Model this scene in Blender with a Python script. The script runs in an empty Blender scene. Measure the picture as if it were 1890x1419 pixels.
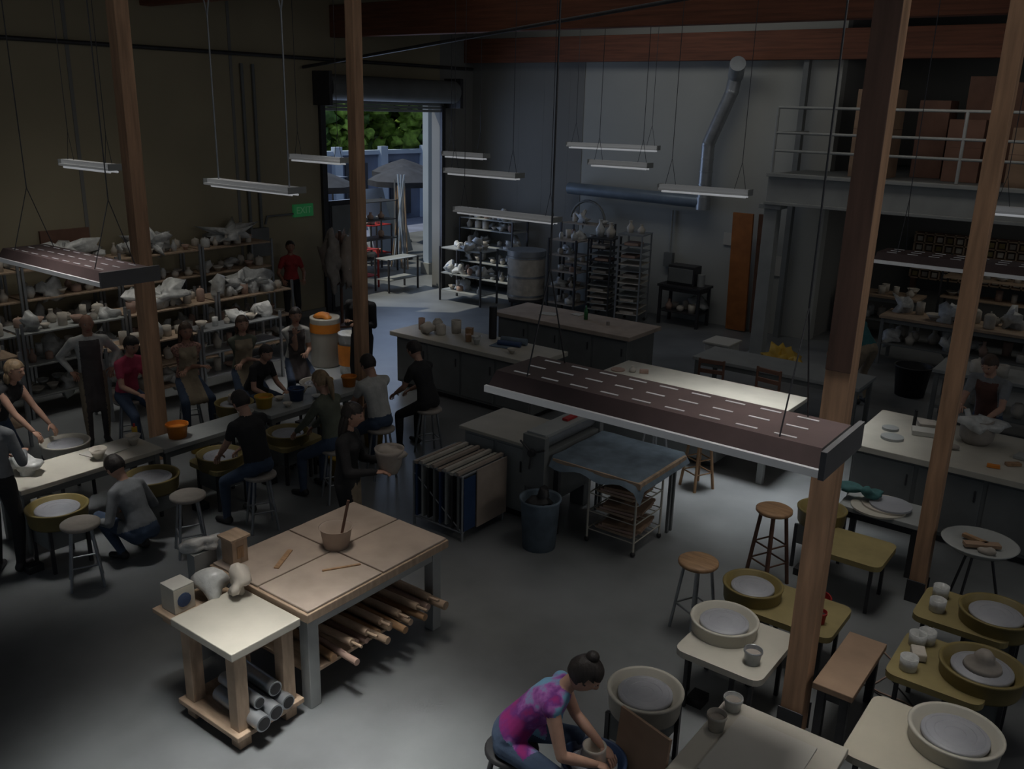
import bpy, math, random
import numpy as np
from mathutils import Matrix, Vector, noise
random.seed(7)
V=Vector
sc=bpy.context.scene
try: sc.view_settings.view_transform='Standard'
except Exception: pass
COL=bpy.context.collection
# ---------------------------------------------------------------- camera
M=Matrix.Rotation(math.radians(36.8),4,'Z')@Matrix.Rotation(math.radians(72.8),4,'X')@Matrix.Rotation(math.radians(1.5),4,'Z')
cd=bpy.data.cameras.new('camera'); co=bpy.data.objects.new('camera',cd); COL.objects.link(co)
co.matrix_world=Matrix.Translation((0,0,4.3))@M
cd.sensor_width=36; cd.lens=36*1650/1890; sc.camera=co
# ---------------------------------------------------------------- materials
MATS={}
def mat(n,c,r=.75,var=.18,s=6,metal=0,bump=.15,st=(1,1,1),emit=0,alpha=1,detail=4):
    if n in MATS: return MATS[n]
    m=bpy.data.materials.new(n); m.use_nodes=True; nt=m.node_tree; b=nt.nodes['Principled BSDF']
    tc=nt.nodes.new('ShaderNodeTexCoord'); mp=nt.nodes.new('ShaderNodeMapping'); mp.inputs['Scale'].default_value=st
    nz=nt.nodes.new('ShaderNodeTexNoise'); nz.inputs['Scale'].default_value=s; nz.inputs['Detail'].default_value=detail
    cr=nt.nodes.new('ShaderNodeValToRGB'); e=cr.color_ramp.elements
    e[0].position=.3; e[1].position=.7
    e[0].color=[max(0,x*(1-var)) for x in c]+[1]; e[1].color=[min(1,x*(1+var)) for x in c]+[1]
    L=nt.links.new
    L(tc.outputs['Object'],mp.inputs['Vector']); L(mp.outputs[0],nz.inputs['Vector']); L(nz.outputs[0],cr.inputs[0]); L(cr.outputs[0],b.inputs['Base Color'])
    if bump:
        bp=nt.nodes.new('ShaderNodeBump'); bp.inputs['Strength'].default_value=bump; bp.inputs['Distance'].default_value=.02
        L(nz.outputs[0],bp.inputs['Height']); L(bp.outputs[0],b.inputs['Normal'])
    b.inputs['Roughness'].default_value=r; b.inputs['Metallic'].default_value=metal
    if emit: L(cr.outputs[0],b.inputs['Emission Color']); b.inputs['Emission Strength'].default_value=emit
    if alpha<1: b.inputs['Alpha'].default_value=alpha
    MATS[n]=m; return m
conc=mat('concrete_floor',(.165,.175,.182),.38,.5,.6,bump=.05,detail=11)
wallw=mat('painted_wall_warm',(.32,.28,.19),.9,.08,.7,bump=.05)
wallg=mat('painted_wall_grey',(.38,.39,.37),.9,.07,.7,bump=.05)
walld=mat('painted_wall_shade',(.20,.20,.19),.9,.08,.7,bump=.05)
post=mat('timber_post',(.42,.25,.15),.7,.3,3,st=(6,6,.5),bump=.2,detail=8)
postd=mat('timber_trunk_and_shade',(.10,.055,.04),.7,.3,3,st=(6,6,.5))  # tree trunks, and shade painted on a post's unlit face
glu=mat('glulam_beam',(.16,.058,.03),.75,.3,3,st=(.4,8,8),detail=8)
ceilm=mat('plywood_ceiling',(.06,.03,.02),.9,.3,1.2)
canv=mat('canvas_top',(.37,.305,.255),.9,.14,4,detail=8)
white=mat('white_laminate',(.45,.43,.37),.6,.09,3,bump=.03)
woodl=mat('light_wood',(.37,.27,.19),.7,.22,5,st=(1,5,1))
woodm=mat('stool_wood',(.32,.19,.10),.55,.25,6,st=(1,6,1))
woodk=mat('dark_wood',(.12,.06,.04),.6,.2,6)
greyp=mat('grey_paint',(.15,.16,.16),.6,.12,3,bump=.03)
greyl=mat('grey_paint_light',(.29,.305,.30),.6,.1,3,bump=.03)
steel=mat('galvanised_steel',(.36,.38,.40),.4,.1,8,.7,bump=.02)
dsteel=mat('dark_steel',(.06,.06,.065),.45,.15,8,.5,bump=.02)
black=mat('black_rubber',(.02,.02,.022),.6,.2,8)
clayw=mat('bisque_clay',(.50,.46,.40),.8,.15,9)
clayp=mat('pink_clay',(.38,.26,.21),.85,.15,9)
clayg=mat('grey_clay',(.30,.27,.24),.85,.15,9)
plas=mat('plastic_sheet',(.50,.51,.50),.35,.2,12,bump=.6)
olive=mat('olive_plastic',(.20,.155,.055),.5,.15,5,bump=.03)
oliveb=mat('yellow_olive_board',(.26,.21,.09),.6,.15,5)
slip=mat('wheel_head_slip',(.31,.32,.35),.4,.08,6,bump=.02)
padc=mat('cream_board',(.44,.41,.33),.7,.06,3,bump=.03)
blue=mat('blue_plastic',(.03,.06,.14),.45,.15,5)
teal=mat('teal_cloth',(.04,.12,.12),.8,.2,9)
canvb=mat('blue_grey_canvas',(.12,.16,.20),.9,.3,5,bump=.5)
red=mat('red_paint',(.35,.02,.02),.6,.15,5)
orange=mat('orange_plastic',(.60,.20,.02),.5,.12,5)
yellow=mat('yellow_plastic',(.5,.32,.04),.5,.12,5)
card=mat('cardboard',(.27,.18,.12),.85,.15,4)
cardd=mat('dark_cardboard',(.16,.085,.06),.85,.15,4)
fix=mat('fixture_brown',(.07,.045,.045),.6,.15,5,bump=.03)
fixe=mat('fixture_end_grey',(.10,.10,.105),.6,.1,5,bump=.03)
lampw=mat('lamp_enamel',(.44,.45,.46),.4,.03,3,bump=0,emit=.10)
tube=mat('fluorescent_tube',(.8,.82,.85),.4,.02,3,bump=0,emit=.22)
green=mat('exit_green',(.05,.36,.12),.5,.05,3,bump=0,emit=.07)
pale=mat('exit_letters',(.2,.5,.25),.5,.05,3,bump=0,emit=.07)
leafm=mat('leaf_green',(.28,.46,.08),.8,.6,4)
leafd=mat('leaf_shade',(.10,.20,.05),.8,.5,4)
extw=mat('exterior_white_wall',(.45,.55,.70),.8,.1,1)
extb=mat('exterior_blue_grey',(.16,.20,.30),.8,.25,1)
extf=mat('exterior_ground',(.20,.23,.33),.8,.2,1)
tarp=mat('dark_tarp',(.04,.045,.06),.8,.3,3)
paper=mat('paper',(.48,.47,.43),.8,.05,3,bump=0)
# ---------------------------------------------------------------- mesh builder
class B:
    def __init__(s): s.v=[];s.f=[];s.mi=[];s.sm=[];s.ms=[]
    def add(s,vs,fs,m,smooth=False):
        if m not in s.ms: s.ms.append(m)
        k=s.ms.index(m); o=len(s.v); s.v+= [tuple(p) for p in vs]
        for f in fs: s.f.append(tuple(i+o for i in f)); s.mi.append(k); s.sm.append(smooth)
        return s
    def box(s,x0,x1,y0,y1,z0,z1,m,T=None):
        vs=[V((x,y,z)) for z in (z0,z1) for y in (y0,y1) for x in (x0,x1)]
        if T: vs=[T@p for p in vs]
        return s.add(vs,[(0,2,3,1),(4,5,7,6),(0,1,5,4),(2,6,7,3),(0,4,6,2),(1,3,7,5)],m)
    def cb(s,c,d,m,rz=0,rx=0,ry=0):
        T=Matrix.Translation(c)@Matrix.Rotation(math.radians(rz),4,'Z')@Matrix.Rotation(math.radians(rx),4,'X')@Matrix.Rotation(math.radians(ry),4,'Y')
        return s.box(-d[0]/2,d[0]/2,-d[1]/2,d[1]/2,-d[2]/2,d[2]/2,m,T)
    def cyl(s,a,b,r,m,r2=None,n=12,smooth=True):
        a=V(a);b=V(b); r2=r if r2 is None else r2; d=(b-a); 
        if d.length<1e-6: return s
        d.normalize(); u=d.orthogonal().normalized(); w=d.cross(u)
        vs=[];
        for c,rr in ((a,r),(b,r2)):
            for i in range(n):
                t=2*math.pi*i/n; vs.append(c+(u*math.cos(t)+w*math.sin(t))*rr)
        s.add(vs,[(i,(i+1)%n,n+(i+1)%n,n+i) for i in range(n)],m,smooth)
        s.add(vs,[tuple(range(n-1,-1,-1)),tuple(range(n,2*n))],m); return s
    def tube(s,pts,r,m,n=8):
        for i in range(len(pts)-1):
            s.cyl(pts[i],pts[i+1],r,m,n=n)
            if i: s.sph(pts[i],(r,r,r),m,n=8,k=4)
        return s
    def lathe(s,prof,m,c=(0,0,0),n=24,sx=1,sy=1):
        vs=[];k=len(prof)
        for r,z in prof:
            for i in range(n):
                t=2*math.pi*i/n; vs.append((c[0]+r*math.cos(t)*sx,c[1]+r*math.sin(t)*sy,c[2]+z))
        fs=[(j*n+i,j*n+(i+1)%n,(j+1)*n+(i+1)%n,(j+1)*n+i) for j in range(k-1) for i in range(n)]
        return s.add(vs,fs,m,True)
    def sph(s,c,r,m,n=14,k=8,jit=0,T=None):
        c=V(c); vs=[];
        for j in range(k+1):
            p=math.pi*j/k
            for i in range(n):
                t=2*math.pi*i/n; d=V((math.sin(p)*math.cos(t)*r[0],math.sin(p)*math.sin(t)*r[1],math.cos(p)*r[2]))
                if jit: d*=1+jit*noise.noise((d+c)*9)*2
                if T: d=T@d
                vs.append(c+d)
        fs=[(j*n+i,(j+1)*n+i,(j+1)*n+(i+1)%n,j*n+(i+1)%n) for j in range(k) for i in range(n)]
        return s.add(vs,fs,m,True)
    def obj(s,name,bevel=0,parent=None,origin=None,T=None):
        if not s.v: return None
        if T: s.v=[tuple(T@V(p)) for p in s.v]
        xs,ys,zs=zip(*s.v)
        o=V(((min(xs)+max(xs))/2,(min(ys)+max(ys))/2,min(zs))) if origin is None else V(origin)
        me=bpy.data.meshes.new(name); me.from_pydata([tuple(V(p)-o) for p in s.v],[],s.f)
        for m in s.ms: me.materials.append(m)
        me.polygons.foreach_set('material_index',s.mi); me.polygons.foreach_set('use_smooth',s.sm); me.update()
        ob=bpy.data.objects.new(name,me); COL.objects.link(ob); ob.location=o
        if bevel:
            bm=ob.modifiers.new('bevel','BEVEL'); bm.width=bevel; bm.segments=2; bm.limit_method='ANGLE'; bm.angle_limit=math.radians(50)
        if parent: ob.parent=parent; ob.matrix_parent_inverse=Matrix.Translation(-parent.location)
        return ob
def RT(x,y,z=0,rz=0): return Matrix.Translation((x,y,z))@Matrix.Rotation(math.radians(rz),4,'Z')
# ---------------------------------------------------------------- room shell
B().box(-22,7,-3,24,-.15,0,conc).obj('floor')
XW=-14.5; YB=17.5
b=B()
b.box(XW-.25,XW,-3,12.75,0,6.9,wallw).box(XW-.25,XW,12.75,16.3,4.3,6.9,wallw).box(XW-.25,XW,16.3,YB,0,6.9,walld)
for y in (1.5,4.5,7.6,10.6): b.box(XW,XW+.012,y-.03,y+.03,0,6.9,walld)
b.obj('wall_left')
b=B(); b.box(XW-.25,-5.7,YB,YB+.25,0,6.9,wallg)
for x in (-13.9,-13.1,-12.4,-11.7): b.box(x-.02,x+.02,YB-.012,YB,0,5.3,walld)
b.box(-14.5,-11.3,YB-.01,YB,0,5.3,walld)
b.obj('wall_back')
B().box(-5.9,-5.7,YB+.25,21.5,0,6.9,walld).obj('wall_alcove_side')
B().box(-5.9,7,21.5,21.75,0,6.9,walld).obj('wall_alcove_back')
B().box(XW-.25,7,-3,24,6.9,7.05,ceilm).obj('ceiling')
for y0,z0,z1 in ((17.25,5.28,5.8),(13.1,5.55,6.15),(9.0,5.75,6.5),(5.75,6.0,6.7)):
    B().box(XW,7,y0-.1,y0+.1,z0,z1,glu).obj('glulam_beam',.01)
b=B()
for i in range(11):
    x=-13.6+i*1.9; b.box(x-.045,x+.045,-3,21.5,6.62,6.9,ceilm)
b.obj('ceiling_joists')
b=B()
b.tube([(XW+.06,-2,5.05),(XW+.06,YB-.1,5.15)],.035,dsteel).tube([(XW+.1,12.2,4.95),(-5,12.2,5.95),(4,12.2,5.95)],.03,dsteel)
b.tube([(-13,14.9,5.9),(5,14.9,5.9)],.05,greyp)
b.obj('ceiling_pipes')
B().box(XW+.0,XW+.05,-3,12.6,0,.12,walld).obj('baseboard_left')
b=B()
b.cyl((XW+.28,12.6,4.6),(XW+.28,16.45,4.6),.25,greyp,n=20).box(XW+.0,XW+.5,12.5,12.58,4.25,4.9,dsteel).box(XW,XW+.5,16.45,16.55,4.25,4.9,dsteel)
for i in range(6): b.box(XW+.005,XW+.035,12.76,16.29,4.15+i*.07,4.21+i*.07,greyl)
b.box(XW,XW+.08,12.62,12.75,0,4.3,dsteel).box(XW,XW+.08,16.3,16.42,0,4.3,dsteel)
b.obj('door_1',.006)
B().box(XW+.02,XW+.1,12.76,13.5,0,2.35,dsteel).box(XW+.1,XW+.12,12.8,13.45,.1,2.25,greyp).obj('door_2',.006)
# exterior beyond the door
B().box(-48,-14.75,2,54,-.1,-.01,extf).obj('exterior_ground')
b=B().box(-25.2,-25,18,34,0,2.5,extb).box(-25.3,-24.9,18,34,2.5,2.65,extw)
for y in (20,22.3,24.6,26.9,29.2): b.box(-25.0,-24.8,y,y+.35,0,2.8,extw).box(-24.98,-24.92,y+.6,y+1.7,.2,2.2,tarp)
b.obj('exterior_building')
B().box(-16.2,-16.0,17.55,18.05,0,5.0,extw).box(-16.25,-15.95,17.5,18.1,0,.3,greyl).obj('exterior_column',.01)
def tree(x,y,h,r,name='street_tree'):
    b=B().cyl((x,y,0),(x,y,h*.6),.18,postd,.1)
    for i in range(170):
        a=random.random()*6.28; rr=r*math.sqrt(random.random()); p=V((x+math.cos(a)*rr,y+math.sin(a)*rr,h*(.36+.64*random.random()*(1-.3*rr/r))))
        q=.2+.32*random.random(); b.sph(p,(q,q,q*.7),leafm if random.random()<.7 else leafd,n=8,k=5,jit=.7)
    b.obj(name)
for t in ((-28.6,25.2,6.6,2.2),(-29,28.9,7,2.3),(-30,33,7,2.3),(-27.5,31.5,5.6,1.6),(-32,36,7.5,2.5),(-31.5,31,7.5,2.4),(-31,26.5,7.2,2.4)): tree(*t)
for i,(x,y) in enumerate(((-18.4,15.9),(-18.2,18.9),(-20.6,21.4))):
    b=B().cyl((x,y,0),(x,y,2.6),.03,dsteel).lathe([(1.0,2.25),(.8,2.37),(.4,2.53),(.02,2.65)],tarp,(x,y,0),8).lathe([(1.0,2.25),(1.0,2.1)],tarp,(x,y,0),8).cyl((x,y,0),(x,y,.06),.25,dsteel)
    b.obj('patio_umbrella')
def rack(name,x0,x1,y0,y1,h,levels,mf,ms,shelf_t=.02,pr=.018):
    b=B()
    for x in (x0,x1):
        for y in (y0,y1): b.box(x-pr,x+pr,y-pr,y+pr,0,h,mf)
    for z in levels: b.box(x0,x1,y0,y1,z-shelf_t,z,ms)
    return b.obj(name)
def pot(b,x,y,z,k=None,s=1):
    k=random.randrange(6) if k is None else k; m=random.choice((clayw,clayw,clayw,clayw,clayp,plas))
    r=.06*s*(.8+.5*random.random()); h=.13*s*(.7+.7*random.random())
    P={0:[(0,0),(.6,0),(1,.4),(.9,.8),(.55,.95),(.6,1),(.5,1),(.48,.9),(0,.2)],1:[(0,0),(.8,0),(.85,1),(.75,1),(.72,.1),(0,.1)],2:[(0,0),(.5,0),(1.2,.6),(1.3,.62),(.5,.08),(0,.08)],3:[(0,0),(.7,0),(.95,.5),(.35,.85),(.35,1.1),(.45,1.15),(.28,1.15),(.25,.8),(0,.5)],4:[(0,0),(.9,0),(1,.1),(1,.9),(.6,1.05),(.12,1.1),(.14,1.22),(0,1.25)]}
    if k==5:
        b.sph((x,y,z+h*.5),(r*1.7,r*1.6,h*.75),plas,n=9,k=6,jit=.9); return
    b.lathe([(a*r,c*h) for a,c in P[k]],m,(x,y,z),10)
def fillpots(name,x0,x1,y0,y1,levels,dens=1,s=1,parent=None):
    b=B()
    for z in levels:
        nx=max(1,int((x1-x0)/(.2*s))); ny=max(1,int((y1-y0)/(.2*s)))
        for i in range(nx):
            for j in range(ny):
                if random.random()<dens: pot(b,x0+(i+.5)*(x1-x0)/nx+random.uniform(-.02,.02),y0+(j+.5)*(y1-y0)/ny+random.uniform(-.02,.02),z+.001,s=s)
    b.obj(name,parent=parent)
k=rack('exterior_rack',-17.6,-17.0,16.0,17.4,1.9,(.4,.9,1.4,1.88),dsteel,dsteel); fillpots('pottery',-17.5,-17.1,16.1,17.3,(.4,.9,1.4),.7,1.5,k)
rack('exterior_rack',-20.4,-19.7,16.4,18.2,2.3,(.3,.9,1.5,2.28),dsteel,extb)
k=rack('tool_cart',-16.4,-15.7,14.2,15.4,.95,(.3,.94),red,red); fillpots('pottery',-16.3,-15.8,14.3,15.3,(.3,.94),.6,1,k)
rack('tool_cart',-15.4,-14.95,15.0,16.0,.8,(.3,.79),dsteel,greyl)
k=rack('tool_cart',-18.6,-18.0,17.4,18.2,1.1,(.3,1.09),dsteel,red); fillpots('pottery',-18.5,-18.1,17.5,18.1,(.3,1.09,),1,1.3,k)
b=B()
for i in range(10): b.cyl((-16.9-.07*i,17.7,0),(-17.2-.12*(i%4),17.9,2.2+.15*(i%3)),.022,(woodl,steel,extw)[i%3])
b.cb((-18.9,18.6,1.0),(.06,.9,2.0),extw,ry=-18).cb((-19.2,19.6,.8),(.06,.9,1.6),greyl,ry=-18)
b.obj('leaning_lumber')
# ---------------------------------------------------------------- posts
def tpost(x,y,z=6.0,w=.15,dark=False):
    b=B().box(x-w/2,x+w/2,y-w/2,y+w/2,0,z,post)
    if dark: b.box(x-w/2,x+w/2,y-w/2-.01,y-w/2,2.75,z,postd)  # thin dark sheet paints shade on the upper front face
    b.box(x-w/2-.012,x+w/2+.012,y-w/2-.022,y-w/2-.01,0,.22,dsteel).box(x-w/2-.012,x+w/2+.012,y+w/2,y+w/2+.012,0,.22,dsteel)
    b.obj('timber_post',.006)
tpost(-9.75,5.72,5.99,.17); tpost(-8.83,8.31,6.6,.15)
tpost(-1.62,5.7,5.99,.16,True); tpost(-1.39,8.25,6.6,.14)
# ---------------------------------------------------------------- lamps
def lamp_big(x,y,z,L=2.13,W=.58,top=6.6):
    b=B(); h=.10
    x0,x1,y0,y1=x,x+L,y,y+W
    vs=[(x0,y0,z),(x1,y0,z),(x1,y1,z),(x0,y1,z),(x0+.02,y0+.06,z+h),(x1-.02,y0+.06,z+h),(x1-.02,y1-.06,z+h),(x0+.02,y1-.06,z+h)]
    b.add(vs,[(0,1,5,4),(2,3,7,6),(3,0,4,7),(4,5,6,7)],fix)
    b.add(vs,[(1,2,6,5)],fixe); b.add(vs,[(0,3,2,1)],lampw)
    b.box(x0-.01,x1,y0-.025,y0,z-.03,z+.012,lampw).box(x0-.01,x1,y1,y1+.02,z-.03,z+.012,fix).box(x1,x1+.03,y0-.02,y1+.02,z-.04,z+.11,fixe)
    for k in range(9):
        for j in range(3):
            xa=x0+.12+k*(L-.2)/9; yy=y0+.12+j*(W-.24)/2; b.box(xa,xa+.12,yy-.008,yy+.008,z+h,z+h+.003,lampw)  # faintly glowing bars painted as tube light leaking through the slots
    for j in (.12,W/2,W-.12): b.cyl((x0+.05,y0+j,z-.03),(x1-.05,y0+j,z-.03),.016,tube)
    for xx in (x0+.25,x1-.25):
        b.tube([(xx,y0+.08,z+h),(xx,y0+W/2,z+.75),(xx,y1-.08,z+h)],.005,dsteel,6); b.cyl((xx,y0+W/2,z+.75),(xx,y0+W/2,top),.006,dsteel,n=6)
    b.obj('hanging_fluorescent_fixture')
def lamp_small(x,y,z,L=1.3,W=.2,top=6.6,Y=False,rz=0):
    b=B().box(0,L,-W*.3,W*.3,.03,.08,lampw).box(0,L,-W/2,W/2,0,.03,lampw).box(-.012,0,-W/2,W/2,0,.085,greyl).box(L,L+.012,-W/2,W/2,0,.085,greyl)
    for j in (-.05,.05): b.cyl((.04,j,-.02),(L-.04,j,-.02),.014,tube)
    for xx in (.15,L-.15):
        if Y:
            b.cyl((xx,0,.08),(xx,0,5.4-z),.012,steel,n=6); b.cyl((xx,0,5.4-z),(xx-.35,0,6.6-z),.012,steel,n=6); b.cyl((xx,0,5.4-z),(xx+.35,0,6.6-z),.012,steel,n=6)
        else:
            b.tube([(xx-.08,0,.08),(xx,0,.45),(xx+.08,0,.08)],.004,dsteel,6); b.cyl((xx,0,.45),(xx,0,top-z),.005,dsteel,n=6)
    b.obj('hanging_strip_light',T=RT(x,y,z,rz))
lamp_big(-3.38,4.26,2.6); lamp_big(-10.3,4.36,2.6); lamp_big(-3.1,11.58,2.6,2.4)
lamp_small(-11.4,7.9,3.14,1.85,.3,Y=True); lamp_small(-12.4,6.3,3.4,1.25); lamp_small(-12.1,9.95,3.4,1.25)
lamp_small(-11.6,13.2,3.4,1.0); lamp_small(-10.48,12.0,3.2,1.55,.25); lamp_small(-10.0,11.7,2.6,2.05,.25)
lamp_small(-10.14,15.2,3.6,1.85,rz=10); lamp_small(-8.52,13.5,3.4,1.15); lamp_small(-6.4,12.1,3.2,1.35,rz=5); lamp_small(-2.1,12.7,3.2,2.0,.25)
# ---------------------------------------------------------------- tables
def cabtable(name,x0,x1,y0,y1,z,mtop,mbase,inset=.08,t=.07):
    b=B().box(x0,x1,y0,y1,z-t,z,mtop).box(x0+inset,x1-inset,y0+inset,y1-inset,.08,z-t,mbase).box(x0+inset+.05,x1-inset-.05,y0+inset+.05,y1-inset-.05,0,.08,dsteel)
    n=max(2,round((x1-x0)/.7)); w=(x1-x0-2*inset)/n
    for i in range(n):
        xa=x0+inset+i*w; b.box(xa+.02,xa+w-.02,y0+inset-.015,y0+inset,.12,z-t-.04,mbase); b.box(xa+w-.09,xa+w-.07,y0+inset-.03,y0+inset-.015,z-.35,z-.22,dsteel)
    b.obj(name,.008)
def legtable(name,x0,x1,y0,y1,z,mtop,mleg,t=.05,w=.06,shelf=None,apron=.08):
    b=B().box(x0,x1,y0,y1,z-t,z,mtop)
    for x in (x0+.03,x1-.03-w):
        for y in (y0+.03,y1-.03-w): b.box(x,x+w,y,y+w,0,z-t,mleg)
    if apron: b.box(x0+.04,x1-.04,y0+.04,y0+.065,z-t-apron,z-t,mleg).box(x0+.04,x1-.04,y1-.065,y1-.04,z-t-apron,z-t,mleg).box(x0+.04,x0+.065,y0+.04,y1-.04,z-t-apron,z-t,mleg).box(x1-.065,x1-.04,y0+.04,y1-.04,z-t-apron,z-t,mleg)
    if shelf: b.box(x0+.04,x1-.04,y0+.04,y1-.04,shelf-.03,shelf,mleg)
    return b.obj(name,.006)
cabtable('wedging_worktable',-9.75,-6.95,9.78,10.65,.9,white,greyp)
cabtable('glazing_worktable',-9.45,-6.7,12.0,13.05,.9,canv,greyp)
cabtable('long_worktable',-2.58,1.6,9.55,11.0,.9,white,greyp)
b=B().box(-6.05,-3.45,9.78,10.85,.84,.9,white).box(-5.95,-4.2,9.9,10.75,.1,.84,greyp)
for x,y in ((-3.6,9.9),(-3.6,10.7)): b.box(x-.04,x+.04,y-.04,y+.04,0,.84,greyl)
b.box(-5.85,-4.3,10,10.65,0,.1,dsteel); b.obj('white_worktable',.008)
b=B(); x0,x1,y0,y1=-5.6,-4.45,3.6,5.12
b.box(x0,x1,y0,y1,.76,.83,woodl)
for i in range(2):
    for j in range(2):
        xa=x0+.02+i*(x1-x0-.02)/2; ya=y0+.02+j*(y1-y0-.02)/2; b.box(xa,xa+(x1-x0)/2-.025,ya,ya+(y1-y0)/2-.025,.83,.85,canv)
for x in (x0+.05,x1-.15):
    for y in (y0+.04,y1-.14): b.box(x,x+.1,y,y+.1,0,.76,greyl)
b.box(x0+.06,x1-.06,y0+.06,y1-.06,.27,.3,woodl).box(x0+.06,x1-.06,y0+.05,y0+.08,.64,.76,greyl).box(x1-.09,x1-.06,y0+.1,y1-.1,.66,.76,greyl)
ta=b.obj('canvas_worktable',.006)
b=B()
for i in range(13):
    y=3.9+.085*i; r=.024+.014*random.random(); z=.302+r; b.cyl((-5.2+random.uniform(0,.2),y,z),(-4.42+random.uniform(-.1,.12),y+random.uniform(-.05,.05),z),r,random.choice((woodl,woodm,clayp)))
    xe=-4.4+random.uniform(-.12,.05)
    if i%2: b.cyl((-5.1,y,z+.075),(xe,y+.03,z+.075),.03,woodl).cyl((xe,y+.03,z+.075),(xe+.1,y+.035,z+.075),.012,woodl)
b.obj('rolling_pins',parent=ta)
b=B(); x0,x1,y0,y1=-5.2,-4.5,3.0,3.58
b.box(x0,x1,y0,y1,.74,.8,white).box(x0+.02,x1-.02,y0+.02,y1-.02,.72,.74,woodl)
for x in (x0+.04,x1-.14):
    for y in (y0+.04,y1-.14): b.box(x,x+.1,y,y+.1,.0,.72,woodl)
b.box(x0,x1,y0,y1,.1,.14,woodl).box(x0-.32,x0,y0+.05,y1,.7,.735,woodl).box(x0-.28,x0,y0+.1,y0+.14,.62,.7,woodl)
tb=b.obj('plaster_wedging_table',.006)
b=B()
for i,(y,z,r) in enumerate(((3.18,.205,.06),(3.31,.205,.06),(3.44,.2,.055),(3.22,.31,.045),(3.38,.32,.055))):
    b.cyl((-4.95,y,z),(-4.42-.03*i,y-.02,z),r,steel,n=16); b.cyl((-4.419-.03*i,y-.02,z),(-4.415-.03*i,y-.02,z),r*.8,black,n=16)  # black end discs painted as the shade inside the open pipes
b.obj('pipes',parent=tb)
b=B().lathe([(0,0),(.1,0),(.13,.17),(.14,.175),(.125,.17),(.095,.02),(0,.02)],canv,(-5.05,4.42,.851)).cyl((-5.03,4.44,.875),(-4.98,4.5,1.25),.012,woodk)
b.obj('water_bucket')
b=B().box(-5.54,-5.4,3.68,3.82,.851,1.06,woodl).box(-5.56,-5.38,3.66,3.84,1.06,1.08,woodl).box(-5.40,-5.395,3.72,3.78,.9,1.0,woodm); b.obj('wooden_tool_box',.004)
b=B().box(-5.47,-5.3,3.1,3.27,.736,.93,white).cyl((-5.3,3.18,.83),(-5.295,3.18,.83),.055,blue).box(-5.47,-5.3,3.1,3.27,.93,.94,paper); b.obj('paper_towel_box',.01)
B().sph((-5.33,3.45,.84),(.1,.1,.1),plas,jit=.8,n=16,k=10).obj('plastic_clay_bag')
B().sph((-5.68,3.62,.98),(.1,.12,.05),plas,jit=.9,n=16,k=10).box(-5.74,-5.64,3.5,3.7,0,.93,greyl).obj('plastic_bag_stand')
B().sph((-5.1,3.5,.89),(.11,.07,.09),clayw,jit=.7,n=16,k=10).obj('plastic_clay_bag')
B().cb((-4.75,4.2,.855),(.3,.02,.008),woodm,rz=60).cb((-5.2,4.0,.855),(.04,.3,.01),woodm,rz=30).obj('wooden_ruler')
cabtable('slab_table',-6.1,-5.12,7.18,8.0,.9,white,greyl,.05,.04)
b=B().box(-5.1,-4.85,7.1,8.15,.3,.9,greyp).box(-5.115,-4.835,7.05,7.13,.5,1.08,greyp).box(-5.115,-4.835,8.12,8.2,.5,1.08,greyp)
b.cyl((-4.98,7.13,.98),(-4.98,8.12,.98),.08,steel,n=20).box(-5.1,-4.86,7.1,8.15,1.06,1.1,greyl).box(-5.08,-4.9,7.15,7.3,0,.3,greyp).box(-5.08,-4.9,7.95,8.1,0,.3,greyp)
for i in range(3):
    a=i*math.pi*2/3+.4; b.cyl((-4.98,7.02,.9),(-4.98+.18*math.cos(a),7.02,.9+.18*math.sin(a)),.01,dsteel,n=8)
b.cyl((-4.98,7.05,.9),(-4.98,7.0,.9),.04,dsteel).box(-5.0,-4.93,7.6,7.8,1.1,1.13,red); b.obj('slab_roller',.005)
b=B(); n=14
vs=[];
for j in range(n+1):
    for i in range(n+1):
        x=-4.8+1.08*i/n; y=7.08+1.05*j/n; z=.885+.012*noise.noise(V((x*4,y*4,0)))
        if i==n: z-=.1
        if j==0: z-=.10+.03*math.sin(i)
        vs.append((x,y,z))
b.add(vs,[(j*(n+1)+i,j*(n+1)+i+1,(j+1)*(n+1)+i+1,(j+1)*(n+1)+i) for j in range(n) for i in range(n)],canvb,True)
b.box(-4.78,-3.75,7.12,8.1,.8,.865,woodl)
for x in (-4.75,-3.86):
    for y in (7.95,8.03): b.box(x,x+.03,y,y+.03,0,.8,greyp)
b.box(-4.78,-4.72,7.15,7.2,0,.8,dsteel)
b.obj('canvas_covered_table')
b=B()
for x in (-4.4,-3.85):
    for y in (7.25,7.8): b.cyl((x,y,.05),(x,y,.78),.012,white,n=8); b.sph((x,y,.03),(.025,.025,.03),black)
for z in (.15,.35,.55,.74):
    for x in (-4.4,-3.85): b.cyl((x,7.25,z),(x,7.8,z),.008,white,n=6)
    for k in range(6): b.cyl((-4.4,7.25+.11*k,z),(-3.85,7.25+.11*k,z),.006,white,n=6)
for z in (.16,.36,.56):
    for k in range(3): b.cb((-4.12+.03*k,7.5,z+.02+.035*k),(.42,.42,.025),(woodl,clayp,card)[k],rz=5*k)
b.obj('wire_cart')
b=B().lathe([(0,0),(.17,0),(.20,.5),(.215,.52),(.215,.55),(.19,.53),(.16,.03),(0,.03)],canvb,(-4.72,6.84,0)).sph((-4.72,6.84,.53),(.14,.14,.07),black,jit=.8)
b.obj('trash_bin')
b=B(); x0,x1,y0,y1=-6.05,-5.38,6.4,7.08
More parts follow.
